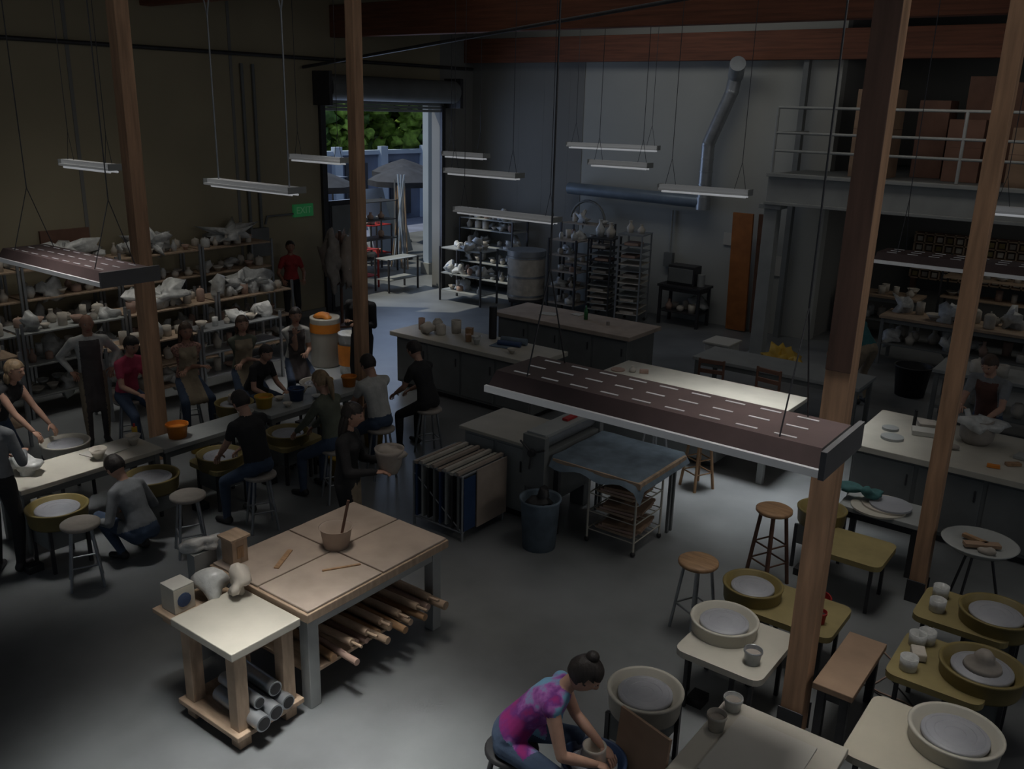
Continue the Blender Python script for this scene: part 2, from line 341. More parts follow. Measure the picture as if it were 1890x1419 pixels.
for x in (x0,x1):
    b.tube([(x,y0,0),(x,y0,.72),(x,y1,.72),(x,y1,0)],.014,steel); b.cyl((x,y0,.08),(x,y1,.6),.008,steel,n=6)
b.cyl((x0,y0,.72),(x1,y0,.72),.014,steel).cyl((x0,y1,.72),(x1,y1,.72),.014,steel).cyl((x0,y0,.1),(x1,y0,.1),.012,steel).cyl((x0,y1,.1),(x1,y1,.1),.012,steel).cyl((x0,y0,.6),(x1,y0,.1),.008,steel,n=6)
for i in range(8):
    x=x0+.05+i*.082; b.box(x-.012,x+.012,y0-.02,y1+.02,.12+.01*(i%3),.72+.02*(i%2),(blue,greyl,dsteel,greyp)[i%4]); b.box(x-.02,x+.02,y0-.03,y1+.03,.715+.02*(i%2),.745+.02*(i%2),(canv,clayw,white,canv)[i%4])
b.box(x1+.016,x1+.03,y0+.2,y1+.02,.1,.74,canv).box(x1+.016,x1+.025,y0,y0+.18,.12,.7,blue)
b.obj('slab_board_rack')
# ---------------------------------------------------------------- stools, chairs
def stool(x,y,h,mt=woodm,ml=steel,r=.17,rz=20):
    b=B().lathe([(0,h-.04),(r-.01,h-.04),(r,h-.03),(r,h-.008),(r-.012,h),(0,h)],mt,n=28)
    L=[]
    for i in range(4):
        a=math.radians(rz+90*i); p0=(math.cos(a)*r*.65,math.sin(a)*r*.65,h-.035); p1=(math.cos(a)*r*1.15,math.sin(a)*r*1.15,0)
        b.cyl(p1,p0,.014 if ml is steel else .019,ml,n=8); L.append((V(p0),V(p1)))
    for t in ((.62,) if ml is steel else (.45,.7)):
        for i in range(4): b.cyl(L[i][0].lerp(L[i][1],t),L[(i+1)%4][0].lerp(L[(i+1)%4][1],t),.009,ml,n=6)
    return b.obj('stool',T=RT(x,y))
for a in ((-2.78,6.42,.68,woodm,steel),(-2.62,7.68,.76,woodm,woodk),(-7.30,4.52,.62,clayg,steel),(-7.5,3.55,.62,clayg,steel),(-7.2,5.3,.62,clayg,steel),(-7.15,6.3,.62,clayg,steel),(-7.3,8.0,.62,clayg,steel),(-7.25,7.1,.62,clayg,steel),
    (-10.45,5.75,.6,clayg,steel),(-10.4,6.6,.6,clayg,steel),(-10.2,7.35,.6,clayg,steel),(-10.1,8.2,.6,clayg,steel),(-9.75,7.15,.5,clayg,steel),(-4.15,9.3,.72,woodm,woodm),(-4.75,9.3,.7,white,steel),(-2.74,3.76,.5,black,dsteel)):
    stool(*a)
def chair(x,y,rz):
    b=B().box(-.21,.21,-.2,.2,.43,.46,woodk)
    for xx in (-.19,.16):
        b.box(xx,xx+.03,-.19,-.16,0,.43,woodk).box(xx,xx+.03,.17,.2,0,.95,woodk)
    for z in (.6,.74,.88): b.box(-.18,.18,.175,.195,z,z+.06,woodk)
    b.box(-.18,.18,-.18,-.165,.2,.23,woodk); b.obj('dining_chair',.004,T=RT(x,y,0,rz))
chair(-5.05,11.35,10); chair(-4.3,11.45,-8)
legtable('low_grey_table',-5.7,-3.2,12.2,13.0,.75,greyl,greyp)
# ---------------------------------------------------------------- potter's wheels
def wheel(x,y,z=.55,r=.25,mp=white,rz=0,deck=None,item=None,hd=1.0):
    b=B()
    b.lathe([(0,z-.12),(r*.93,z-.12),(r*.96,z-.10),(r*1.0,z+.02),(r*1.03,z+.025),(r*1.04,z+.04),(r*1.02,z+.045),(r*.93,z+.04),(r*.91,z-.02),(0,z-.03)],mp,n=40)
    hr=r*.74*hd; b.lathe([(0,z-.01),(hr,z-.01),(hr,z+.012),(hr-.006,z+.018),(0,z+.018)],slip,n=40).cyl((0,0,z-.05),(0,0,z),.03,steel)
    for k in (.3,.6,.85): b.lathe([(hr*k,z+.018),(hr*k+.004,z+.020),(hr*k+.008,z+.018)],slip,n=32)
    b.box(-.16,.16,-.18,.18,z-.32,z-.12,greyp)
    for xx in (-.19,.16):
        for yy in (-.19,.16): b.box(xx,xx+.03,yy,yy+.03,0,z-.12,dsteel)
    b.box(-.1,.02,-.34,-.2,0.0,.07,black)
    if item=='pot': b.lathe([(0,0),(.05,0),(.085,.04),(.07,.1),(.075,.12),(.065,.12),(.06,.04),(0,.03)],clayw,(0,0,z+.019))
    if item=='lump': b.lathe([(0,0),(.13,0),(.12,.03),(.06,.06),(.07,.09),(.04,.13),(0,.14)],clayg,(0,0,z+.019))
    b.v=[tuple(RT(x,y,0,rz)@V(p)) for p in b.v]
    if deck:
        dx0,dx1,dy0,dy1,m=deck; q=.08; dz=z-.09
        pts=[]
        for cx,cy,a0 in ((dx1-q,dy1-q,0),(dx0+q,dy1-q,90),(dx0+q,dy0+q,180),(dx1-q,dy0+q,270)):
            for t in range(5): a=math.radians(a0+22.5*t); pts.append((cx+q*math.cos(a),cy+q*math.sin(a)))
        n=len(pts); vs=[(px,py,dz-.03) for px,py in pts]+[(px,py,dz+.02) for px,py in pts]
        b.add(vs,[tuple(range(n-1,-1,-1)),tuple(range(n,2*n))]+[(i,(i+1)%n,n+(i+1)%n,n+i) for i in range(n)],m)
        for px in (dx0+.07,dx1-.1):
            for py in (dy0+.07,dy1-.1): b.box(px,px+.03,py,py+.03,0,dz-.03,dsteel)
    b.obj('potters_wheel')
wheel(-2.32,4.69,.55,.25,white); wheel(-2.26,5.81,.58,.25,white,deck=(-2.45,-1.78,5.35,6.1,white)); wheel(-2.34,6.56,.52,.24,olive,deck=(-2.4,-1.6,6.3,6.9,oliveb)); wheel(-2.36,8.3,.58,.23,olive,hd=.8,deck=(-2.3,-1.6,7.6,8.2,oliveb))
wheel(-.64,7.35,.55,.27,olive,deck=(-1.2,-.5,7.05,7.65,oliveb)); wheel(-.58,6.47,.55,.28,olive,item='lump',deck=(-1.15,-.5,6.1,6.8,oliveb)); wheel(-.56,5.47,.62,.27,white,deck=(-1.1,-.45,4.95,5.7,padc))
wheel(-8.06,3.62,.55,.27,olive); wheel(-8.06,4.6,.55,.27,olive); wheel(-9.5,4.45,.6,.25,white); wheel(-8.04,5.42,.55,.25,olive,deck=(-8.36,-7.8,5.2,5.8,oliveb))
wheel(-8.04,6.35,.55,.25,olive,deck=(-8.36,-7.8,6.1,6.7,oliveb)); wheel(-8.04,7.15,.55,.25,olive,item='pot'); wheel(-9.4,6.6,.55,.24,olive,item='pot'); wheel(-9.3,7.9,.55,.24,white,item='pot'); wheel(-2.29,4.0,.45,.2,blue,item='pot')
legtable('long_demo_table',-8.98,-8.38,3.45,4.95,.7,white,greyp)
legtable('long_demo_table',-8.85,-8.42,4.98,6.35,.66,greyl,greyp)
legtable('long_demo_table',-8.95,-8.4,6.4,8.1,.68,greyl,greyp)
legtable('side_table',-1.85,-1.05,4.05,4.95,.6,white,dsteel)
legtable('canvas_side_table',-1.50,-1.22,5.62,6.45,.5,card,dsteel)
legtable('bat_table',-2.3,-1.5,8.58,9.1,.58,greyl,dsteel)
B().cb((-1.45,4.5,.609),(.5,.62,.014),paper,rz=0).obj('plaster_board')
b=B()
for k,(x,y,r,z) in enumerate(((-1.95,8.75,.26,.581),(-1.9,8.82,.23,.601),(-1.85,8.8,.2,.621))): b.cyl((x,y,z),(x,y,z+.018),r,(white,clayw,slip)[k],n=32)
b.obj('throwing_bats')
B().sph((-2.12,8.80,.70),(.17,.1,.06),teal,jit=.8,n=20,k=12).obj('teal_towel')
b=B().lathe([(0,.7),(.22,.7),(.30,.76),(.315,.76),(.30,.74),(.23,.69),(0,.69)],greyl,n=36)
for i in range(3):
    a=i*2.1+.3; b.cyl((.28*math.cos(a),.28*math.sin(a),0),(.1*math.cos(a),.1*math.sin(a),.69),.012,dsteel)
b.cb((.02,.0,.735),(.3,.08,.03),card,rz=30).cb((-.05,.08,.735),(.22,.05,.03),woodm,rz=-20).sph((.08,-.08,.73),(.07,.05,.04),clayg,jit=.5)
b.obj('round_glaze_tub',T=RT(-.95,8.2))
def bucket(name,x,y,z,r,h,m,mi=black):
    b=B().lathe([(0,0),(r*.8,0),(r,h),(r*1.06,h),(r*1.06,h-.02),(r*.99,h-.02)],m,n=20).lathe([(r*.96,h),(r*.8,.1*h),(0,.1*h)],m,n=20).cyl((0,0,h*.7),(0,0,h*.72),r*.88,mi,n=20); b.obj(name,T=RT(x,y,z))
bucket('bucket',-1.77,4.85,.602,.06,.09,plas,clayg); bucket('bucket',-1.77,4.6,.602,.06,.11,clayw,clayg)
bucket('bucket',-1.92,5.55,.512,.065,.11,steel,clayg)
for a in ((-8.65,5.3,.662,.12,.16,orange,orange),(-8.65,7.0,.682,.1,.16,blue),(-8.72,6.55,.682,.11,.15,yellow,orange),(-8.6,7.85,.682,.1,.14,orange,orange),(-8.6,7.4,.682,.1,.12,clayw),(-8.78,7.62,.682,.08,.12,yellow),(-9.55,6.15,0,.14,.3,yellow),(-8.55,6.15,.662,.09,.12,clayw,clayg),(-8.05,7.75,0,.14,.3,yellow),(-7.55,6.7,0,.13,.3,yellow),(-8.6,3.1,0,.13,.28,blue),(-2.0,7.2,0,.13,.28,red),(-1.75,6.5,.452,.05,.1,red)): bucket('bucket',*a)
B().sph((-8.8,3.7,.79),(.14,.12,.08),plas,jit=.6,n=18,k=10).obj('plastic_clay_bag')
b=B()
for x,y,s,z in ((-8.6,4.35,1.3,.7),(-8.7,4.8,1.1,.7),(-8.8,6.85,.8,.68),(-8.8,7.2,1.0,.68),(-8.5,7.2,.8,.68),(-8.52,6.75,.8,.68)): pot(b,x,y,z+.002,2,s)
b.cb((-8.75,4.5,.706),(.3,.4,.008),paper,rz=12).cyl((-8.8,4.88,.702),(-8.8,4.88,.86),.03,yellow).cyl((-8.8,4.88,.86),(-8.8,4.88,.9),.012,red)
b.obj('demo_table_pottery')
b=B()
for x,y in ((-1.05,7.25),(-1.08,7.5),(-1.02,6.25),(-1.05,6.62),(-1.0,6.7)): b.lathe([(0,0),(.06,0),(.065,.1),(.058,.1),(.05,.01),(0,.01)],random.choice((clayw,plas)),(x,y,.482),16)
b.obj('throwing_cups')
B().cb((-1.0,6.45,.515),(.1,.14,.06),clayw,rz=20).obj('clay_block',.01)
b=B()
for k,(x0,y0) in enumerate(((-1.45,7.1),(-1.5,6.9),(-1.3,7.0))):
    pts=[(x0+.06*i+.12*math.sin(i*1.1+k),y0-.13*i*.8+.12*math.cos(i*.9+k*2),.008) for i in range(9)]; b.tube(pts,.006,black if k else clayp,6)
b.obj('power_cords')
b=B().lathe([(0,0),(.13,0),(.17,.06),(.18,.17),(.14,.24),(.15,.27),(.12,.26),(.1,.15),(0,.1)],clayg,(-1.45,10.5,.902),24).sph((-1.45,10.5,1.12),(.19,.17,.07),plas,jit=.7).cyl((-1.55,10.5,1.15),(-1.6,10.55,1.24),.03,plas); b.obj('covered_clay_pot')
b=B()
for x,y,r in ((-2.3,10.3,.09),(-2.2,10.0,.12)): b.cyl((x,y,.901),(x,y,.93),r,greyl,n=24)
b.obj('banding_wheels')
b=B().cb((-1.95,10.4,.93),(.28,.2,.05),paper,rz=15).cb((-2.0,10.7,.93),(.2,.2,.05),clayw,rz=25).cb((-1.0,10.0,.92),(.15,.06,.03),woodm,rz=40).cb((-1.15,9.8,.92),(.12,.05,.03),orange,rz=10).cyl((-2.12,10.6,.902),(-2.12,10.6,1.1),.02,black).sph((-1.6,10.1,.93),(.07,.05,.03),clayg).cb((-.9,10.3,.92),(.25,.18,.03),greyl,rz=-10); b.obj('clay_tools')
bucket('bucket',-.6,10.4,.902,.14,.2,clayw)
b=B()
for x,y,k,s in ((-9.2,10.3,0,1.6),(-9.0,10.15,4,1.2),(-8.9,10.4,1,1.4),(-8.2,10.05,2,1.2),(-9.45,10.2,1,1),(-7.5,10.0,2,1)): pot(b,x,y,.903,k,s)
b.cb((-8.55,10.3,.981),(.1,.1,.15),woodm,rz=20).cb((-8.4,10.1,.96),(.08,.08,.11),woodm,rz=50).cyl((-8.25,10.5,.902),(-8.25,10.5,1.4),.06,black,n=16).sph((-9.2,10.05,1.0),(.13,.12,.09),clayw,jit=.4)
b.obj('worktable_pottery')
B().cyl((-8.0,10.4,.953),(-7.6,10.5,.953),.05,canvb).cyl((-7.95,10.25,.943),(-7.6,10.35,.943),.04,blue).cb((-7.85,10.25,.906),(.35,.25,.008),canvb,rz=10).obj('rolled_canvas')
b=B().lathe([(0,0),(.035,0),(.035,.15),(.012,.2),(.012,.24),(0,.24)],mat('green_glass',(.03,.15,.05),.2,.05,3),(-7.9,12.6,.902)).cb((-8.6,12.5,.906),(.3,.22,.01),paper,rz=15).cb((-8.2,12.8,.906),(.2,.15,.01),paper,rz=-10).cyl((-7.4,12.5,.901),(-7.4,12.5,.96),.03,clayg); b.obj('glaze_bottle')
b=B(); pot(b,-5.7,10.35,.902,3,.8); b.cyl((-5.9,10.3,.901),(-5.9,10.3,.915),.1,clayp); b.cb((-5.55,10.4,.93),(.12,.06,.05),clayp,rz=30); b.obj('small_clay_sculpture')
B().box(-6.5,-6.05,14.35,14.85,0,.4,plas).box(-6.53,-6.02,14.32,14.88,.4,.44,paper).obj('storage_bin',.01)
B().sph((-5.3,14.9,.2),(.3,.25,.2),yellow,jit=.5).sph((-5.0,14.7,.15),(.2,.2,.15),yellow,jit=.6).obj('yellow_bag_pile')
bucket('bucket',-3.15,15.0,0,.28,.5,black)
# ---------------------------------------------------------------- left drying shelves
def dryrack(x0,x1,y0,y1,h,lv,dens):
    n=max(1,round((y1-y0)/1.6)); w=(y1-y0)/n
    for i in range(n):
        k=rack('drying_shelf',x0,x1,y0+i*w+.03,y0+(i+1)*w-.03,h+.05*(i%2),lv,steel,random.choice((greyl,woodl,steel)))
        fillpots('pottery',x0+.05,x1-.05,y0+i*w+.08,y0+(i+1)*w-.08,lv,dens,1.1,k)
        if random.random()<.6:
            c=y0+(i+.5)*w; B().sph(((x0+x1)/2,c,lv[-1]+.16),(.25,.35,.14),plas,n=18,k=10,jit=.9).obj('plastic_drape',parent=k)
dryrack(-14.3,-13.7,3.0,10.7,1.85,(.4,.9,1.35,1.8),.9)
dryrack(-12.95,-12.3,3.8,10.0,1.3,(.3,.75,1.2),.95)
dryrack(-11.75,-11.3,3.2,4.9,1.25,(.3,.75,1.2),.9); dryrack(-11.85,-11.4,6.0,9.0,1.05,(.3,.65,1.0),.95)
b=B().lathe([(0,0),(.23,0),(.25,.03),(.24,.3),(.25,.33),(.24,.6),(.25,.82),(.25,.85),(.22,.83),(0,.81)],white,n=28).lathe([(.255,.6),(.255,.75)],orange,n=28).sph((0,0,.85),(.15,.15,.06),orange,jit=.4); b.obj('glaze_barrel',T=RT(-11.4,9.9))
b=B().lathe([(0,0),(.2,0),(.22,.65),(.23,.68),(.2,.66),(0,.6)],plas,n=24).lathe([(.225,.15),(.235,.5)],orange,n=24); b.obj('clay_bin',T=RT(-10.75,9.9))
b=B()
for y in (10.8,11.05): b.cyl((XW+.05,y,1.95),(XW+.05,y,4.95),.03,greyp)
b.box(XW+.002,XW+.14,10.72,11.15,1.4,1.95,greyp).tube([(XW+.04,11.15,2.0),(XW+.04,11.2,2.15),(XW+.04,11.84,2.15)],.02,greyp)
b.obj('electrical_conduit',.004)
B().box(XW+.002,XW+.05,6.8,7.6,1.95,2.25,cardd).obj('notice_board')
ex=B().box(XW+.002,XW+.06,11.85,12.35,2.08,2.33,green); ex=ex.obj('exit_sign',.005)
t=bpy.data.curves.new('exit_text','FONT'); t.body='EXIT'; t.size=.19; t.align_x='CENTER'; t.align_y='CENTER'; t.extrude=.003
to=bpy.data.objects.new('lettering',t); COL.objects.link(to); t.materials.append(pale); to.parent=ex; to.location=(.033,0,.125); to.rotation_euler=(math.pi/2,0,math.pi/2)
b=B().cyl((-13.4,12.1,0),(-13.4,12.1,1.9),.03,woodk).cyl((-13.4,12.1,0),(-13.4,12.1,.04),.3,woodk,n=20)
for i in range(5): b.sph((-13.4+.2*math.cos(i*1.26),12.1+.25*math.sin(i*1.26),1.3+.1*(i%2)),(.16,.16,.5),(canv,clayw,clayp,canv,clayg)[i],jit=.35,n=14,k=12)
b.obj('apron_stand')
# ---------------------------------------------------------------- back wall equipment
def potrack(x0,x1,y0,y1,h,lv,ms,s=1.1):
    k=rack('pottery_shelf',x0,x1,y0,y1,h,lv,dsteel,ms); fillpots('pottery',x0+.05,x1-.05,y0+.05,y1-.05,lv,.9,s,k)
potrack(-14.2,-12.6,16.7,17.3,1.75,(.3,.7,1.1,1.5,1.75),greyl); potrack(-13.6,-12.4,15.3,15.9,1.25,(.25,.65,1.22),greyl)
potrack(-11.0,-10.3,15.9,16.5,1.65,(.25,.6,.95,1.3,1.62),clayg,1); potrack(-11.3,-10.2,16.8,17.3,1.9,(.5,1.0,1.5,1.88),clayg,1.2)
b=B().cyl((0,0,.2),(0,0,1.15),.42,clayw,n=28,smooth=True)
for z in (.25,.68,1.1): b.cyl((0,0,z),(0,0,z+.04),.43,steel,n=28)
b.cyl((0,0,1.15),(0,0,1.27),.44,steel,n=28).box(-.4,.4,-.4,.4,.15,.2,dsteel).box(-.52,-.42,-.15,.15,.3,1.0,dsteel)
for x in (-.35,.3):
    for y in (-.35,.3): b.box(x,x+.05,y,y+.05,0,.15,dsteel)
b.obj('electric_kiln',T=RT(-11.8,16.2,0,-50))
def trayrack(x,y,h=1.8,m=steel,rz=0):
    b=B()
    for xx in (-.25,.25):
        for yy in (-.3,.3): b.box(xx-.015,xx+.015,yy-.015,yy+.015,.05,h,m)
    for i in range(int((h-.2)/.13)):
        z=.2+.13*i; b.box(-.25,.25,-.3,.3,z,z+.015,random.choice((m,clayw,greyl)))
        if random.random()<.6: b.cb((random.uniform(-.05,.05),-.1,z+.045),(.3,.35,.05),random.choice((clayp,clayw,clayg)))
    b.box(-.27,.27,-.32,.32,h,h+.03,m)
    for xx in (-.22,.22): b.sph((xx,-.25,.03),(.03,.03,.03),black); b.sph((xx,.25,.03),(.03,.03,.03),black)
    for xx,s in ((-.12,1.8),(.12,1.5)): pot(b,xx,0,h+.03,3,s)
    b.obj('tray_rack',T=RT(x,y,0,rz))
trayrack(-9.9,16.4,1.7,dsteel,10); trayrack(-9.2,16.45,1.85,steel,10)
k=legtable('dark_equipment_table',-8.75,-7.75,16.7,17.3,.85,dsteel,dsteel,shelf=.3)
B().box(-8.6,-8.0,16.85,17.2,.852,1.25,dsteel).box(-8.58,-8.02,16.83,16.85,.9,1.2,greyp).cyl((-7.9,17,.852),(-7.9,17,1.1),.08,greyl).obj('glaze_spray_box',.01)
fillpots('pottery',-8.65,-7.85,16.75,17.25,(.3,),.9,1.2,k)
B().cb((-7.15,17.15,1.22),(.42,.06,2.4),mat('orange_timber',(.34,.12,.03),.7,.2,4),rx=4).cb((-6.8,17.22,1.22),(.12,.05,2.4),woodk,rx=3).obj('leaning_plank')
b=B().cyl((-8.1,17.2,2.65),(-8.1,17.2,3.7),.13,steel,n=20).cyl((-8.1,17.2,3.7),(-7.7,17.2,4.7),.13,steel,n=20).cyl((-7.7,17.2,4.7),(-7.65,17.2,5.0),.13,steel,n=20).cyl((-7.65,17.2,5.0),(-7.45,16.8,5.2),.15,steel,n=20)
for p in ((-8.1,17.2,3.7),(-7.7,17.2,4.7),(-7.65,17.2,5.0),(-8.1,17.2,2.65)): b.sph(p,(.135,.135,.135),steel,n=16,k=10)
b.cyl((-8.1,17.2,2.55),(-11.4,17.2,2.6),.13,mat('blue_grey_duct',(.20,.25,.31),.4,.1,4,.4),n=20).cyl((-8.1,17.2,2.4),(-8.1,17.2,2.65),.15,steel)
for i in range(4): b.cyl((-8.1,17.2,2.9+.25*i),(-8.1,17.2,2.92+.25*i),.14,steel,n=20)
b.obj('ventilation_duct')
b=B()
pts=[(-10.9+.45*math.cos(a*.3),17.25,1.9+.45*math.sin(a*.3)) for a in range(0,11)]; b.tube(pts,.03,greyp)
b.tube([(-8.9,17.45,2.3),(-8.9,17.45,1.3)],.025,greyl).box(-9,-8.8,17.38,17.49,1.1,1.4,greyp).box(-7.7,-7.5,17.46,17.49,1.7,1.95,paper).box(-6.6,-6.35,17.46,17.49,1.2,1.6,paper)
b.obj('flexible_hose')
# ---------------------------------------------------------------- mezzanine
b=B().box(-6.15,5.5,15.7,17.45,3.2,3.3,greyp).box(-5.65,5.5,17.45,21.45,3.2,3.3,greyp).box(-6.15,5.5,15.6,15.72,2.78,3.32,greyl).box(-6.15,5.5,15.5,15.6,3.26,3.32,greyl).box(-6.15,5.5,15.5,15.6,2.78,2.83,greyl)
for x in (-6.05,-.8,4): b.box(x-.12,x+.12,15.62,15.84,0,2.78,greyl).box(x-.2,x+.2,15.55,15.9,2.7,2.78,greyl).box(x-.2,x+.2,15.55,15.9,0,.02,greyl)
b.box(-5.05,-4.9,16.9,17.05,0,3.2,greyl)
b.obj('mezzanine_deck',.006)
b=B()
for z in (3.7,4.0,4.42): b.cyl((-6.1,15.62,z),(5.5,15.62,z),.024,greyl)
for i in range(8): b.cyl((-6.1+i*1.5,15.62,3.33),(-6.1+i*1.5,15.62,4.42),.026,greyl)
b.cyl((-6.1,15.62,4.42),(-6.1,17.2,4.42),.022,greyl).cyl((-6.1,15.62,4.0),(-6.1,17.2,4.0),.022,greyl)
b.obj('mezzanine_railing')
for x0,x1,y0,y1,h,m in ((-5.0,-4.35,16.3,16.9,1.45,card),(-3.55,-3.0,16.6,17.2,1.0,cardd),(-3.5,-2.9,17.4,18,1.7,cardd),(-2.85,-2.2,17.2,17.9,1.6,cardd),(-2.5,-1.5,16.0,16.7,.9,card),(-1.4,-.7,16.1,16.8,.6,card),(-1.2,-.2,17.0,17.8,1.6,cardd),(-4.2,-3.7,17.2,17.8,1.3,cardd)):
    B().box(x0,x1,y0,y1,3.301,3.3+h,m).box((x0+x1)/2-.03,(x0+x1)/2+.03,y0-.002,y1+.002,3.301,3.302+h,cardd).box(x0-.002,x1+.002,y0-.002,y1+.002,3.3+h*.55,3.31+h*.55,woodk).obj('cardboard_box',.008)
B().box(-6.35,-6.25,17.25,17.4,0,5.28,greyp).obj('steel_column')
b=B(); b.box(-4.8,.5,21.0,21.05,.95,1.95,woodk)
for i in range(27): b.box(-4.8+i*.2,-4.77+i*.2,20.9,21.0,.95,1.95,woodl)
for j in range(6): b.box(-4.8,.5,20.9,21.0,.95+j*.19,.975+j*.19,woodl)
for i in range(26):
    for j in range(5): b.box(-4.74+i*.2,-4.63+i*.2,20.95,20.99,1.0+j*.19,1.1+j*.19,(clayg,oliveb,olive,clayw)[random.randrange(4)])
for x in (-4.7,.4): b.box(x-.05,x+.05,20.9,21.05,0,.95,woodk)
b.obj('glaze_tile_display')
def bench(name,x0,x1,y0,y1,z,mt,sh,dens,s):
    k=legtable(name,x0,x1,y0,y1,z,mt,greyp,shelf=sh); fillpots('pottery',x0+.1,x1-.1,y0+.08,y1-.08,(sh,z),dens,s,k)
bench('glaze_bench',-4.2,.5,16.6,17.4,.9,woodl,.4,.55,1.5); bench('glaze_bench',-5.5,-4.0,18.5,19.2,.9,woodl,.4,.6,1.3); bench('sink_counter',-2.6,1.2,13.6,14.4,.85,greyl,.3,.35,1.4)
potrack(-3.8,-1.2,19.3,19.9,1.7,(.4,.9,1.3),woodl,1.3)

# ---------------------------------------------------------------- people
skinA=mat('skin_light',(.43,.25,.18),.6,.08,20,bump=.03); skinB=mat('skin_tan',(.32,.17,.115),.6,.08,20,bump=.03)
lipm=mat('lips',(.30,.11,.09),.5,.05,9,bump=0); eyew=mat('eye_white',(.45,.45,.43),.3,0,3,bump=0); eyed=mat('eye_dark',(.02,.015,.01),.2,0,3,bump=0)
hairs={k:mat('hair_'+k,c,.6,.35,30,st=(1,1,.2),bump=.5) for k,c in dict(dark=(.018,.013,.011),brown=(.06,.035,.022),blond=(.22,.15,.085),grey=(.2,.19,.18)).items()}
def cl(n,c,var=.18,s=9): return mat('cloth_'+n,c,.9,var,s,bump=.5)
def ik(a,t,l1,l2,h):
    d=t-a; L=min(max(d.length,abs(l1-l2)+.02),(l1+l2)*.995); d=d.normalized(); t=a+d*L
    x=(l1*l1-l2*l2+L*L)/(2*L); y=math.sqrt(max(0,l1*l1-x*x)); h=V(h); h=(h-d*h.dot(d))
    h=h.normalized() if h.length>1e-4 else d.orthogonal().normalized()
    return a+d*x+h*y,t
def person(name,x,y,rz,pel=(0,0,.93),lean=4,side=0,twist=0,hl=(-.24,.08,.82),hr=(.24,.08,.82),fl=(-.1,0,.08),fr=(.1,.02,.08),el=(0,-1,-.3),kn=(0,1,.25),
           hp=0,hy=0,top=None,pants=None,shoe=None,skin=skinA,hair='dark',style='short',sleeve='short',apron=None,scale=1,fem=True,skirt=None,curl=25,vox=.011):
    P=[]; top=top or cl('grey',(.2,.2,.2)); pants=pants or cl('jeans',(.05,.07,.12)); shoe=shoe or black
    pel=V(pel); la=math.radians(lean); sa=math.radians(side); tw=math.radians(twist)
    up=V((math.sin(sa),math.sin(la),math.cos(la)*math.cos(sa))).normalized()
    up0=V((math.sin(sa)*.7,math.sin(la*.75),math.cos(la*.75))).normalized()
    rt=V((math.cos(tw),math.sin(tw),0)); rt=(rt-up*rt.dot(up)).normalized(); fw=up.cross(rt)
    mid=pel+up0*.2; ch=mid+up*.2; nb=ch+up*.1
    sw=.148 if fem else .178; sd_=.035 if fem else .045
    shs=[ch+up*sd_-rt*sw, ch+up*sd_+rt*sw]
    T=B(); dummy=black
    def cone(a,b,ra,rb,tag):
        T.cyl(a,b,ra,dummy,rb,n=14); T.sph(a,(ra,)*3,dummy,n=12,k=8); T.sph(b,(rb,)*3,dummy,n=12,k=8); P.append((a,b,ra,rb,tag))
    secs=[(pel-up0*.09,.10,.09),(pel-up0*.04,.155 if fem else .15,.115),(pel+up0*.05,.16 if fem else .155,.115),(mid,.125 if fem else .145,.10),(mid+up*.1,.14 if fem else .16,.112),(ch,.15 if fem else .175,.115 if not fem else .115),(ch+up*.06,.13 if fem else .155,.085),(ch+up*.105,.07,.06)]
    n=20; vs=[]
    for c,w,d in secs:
        for i in range(n):
            a=2*math.pi*i/n; vs.append(c+rt*math.cos(a)*w+fw*math.sin(a)*d)
    k=len(secs)
    T.add(vs,[(j*n+i,j*n+(i+1)%n,(j+1)*n+(i+1)%n,(j+1)*n+i) for j in range(k-1) for i in range(n)]+[tuple(range(n-1,-1,-1)),tuple(range((k-1)*n,k*n))],dummy)
    P.append((pel-rt*.05,pel+rt*.05,.12,.12,'pants')); P.append((pel+up0*.08-rt*.03,mid+rt*.03,.12,.12,'top')); P.append((mid,ch,.13,.13,'top')); P.append((ch-rt*.08,ch+rt*.08,.11,.11,'top')); P.append((ch+up*.06-rt*.1,ch+up*.06+rt*.1,.06,.06,'top'))
    if fem:
        for s in (-1,1): T.sph(ch-up*.035+rt*.065*s+fw*.072,(.058,.058,.06),dummy,n=12,k=8)
    hd=(up*.6+V((0,0,1))*.4+fw*(-.1)).normalized()
    nt=nb+hd*.06+fw*.015
    cone(nb-up*.03,nt+hd*.03,.055 if fem else .062,.048 if fem else .056,'skin')
    cone(nb-up*.005-rt*.03,shs[0],.045,.058,'top'); cone(nb-up*.005+rt*.03,shs[1],.045,.058,'top')
    H=[]
    for s,sh,ht in ((-1,shs[0],V(hl)),(1,shs[1],V(hr))):
        e,w=ik(sh,ht,.285,.25,V((el[0]+s*.5,el[1],el[2])))
        k1=.056 if not fem else .05
        st={'none':0,'short':.55,'long':1}[sleeve]
        m=sh.lerp(e,.55)
        if st==0: cone(sh,m,k1,.042,'skin'); cone(m,e,.042,.036,'skin')
        else: cone(sh,m,k1+.008,.05,'top'); cone(m,e,.042 if st<1 else .05,.036 if st<1 else .045,'skin' if st<1 else 'top')
        f=e.lerp(w,.3); cone(e,f,.036 if st<1 else .044,.037 if st<1 else .043,'skin' if st<1 else 'top'); cone(f,w,.037 if st<1 else .042,.025 if st<1 else .034,'skin' if st<1 else 'top'); 
        H.append((w,(w-e).normalized(),s))
    hipr=V((1,0,0))
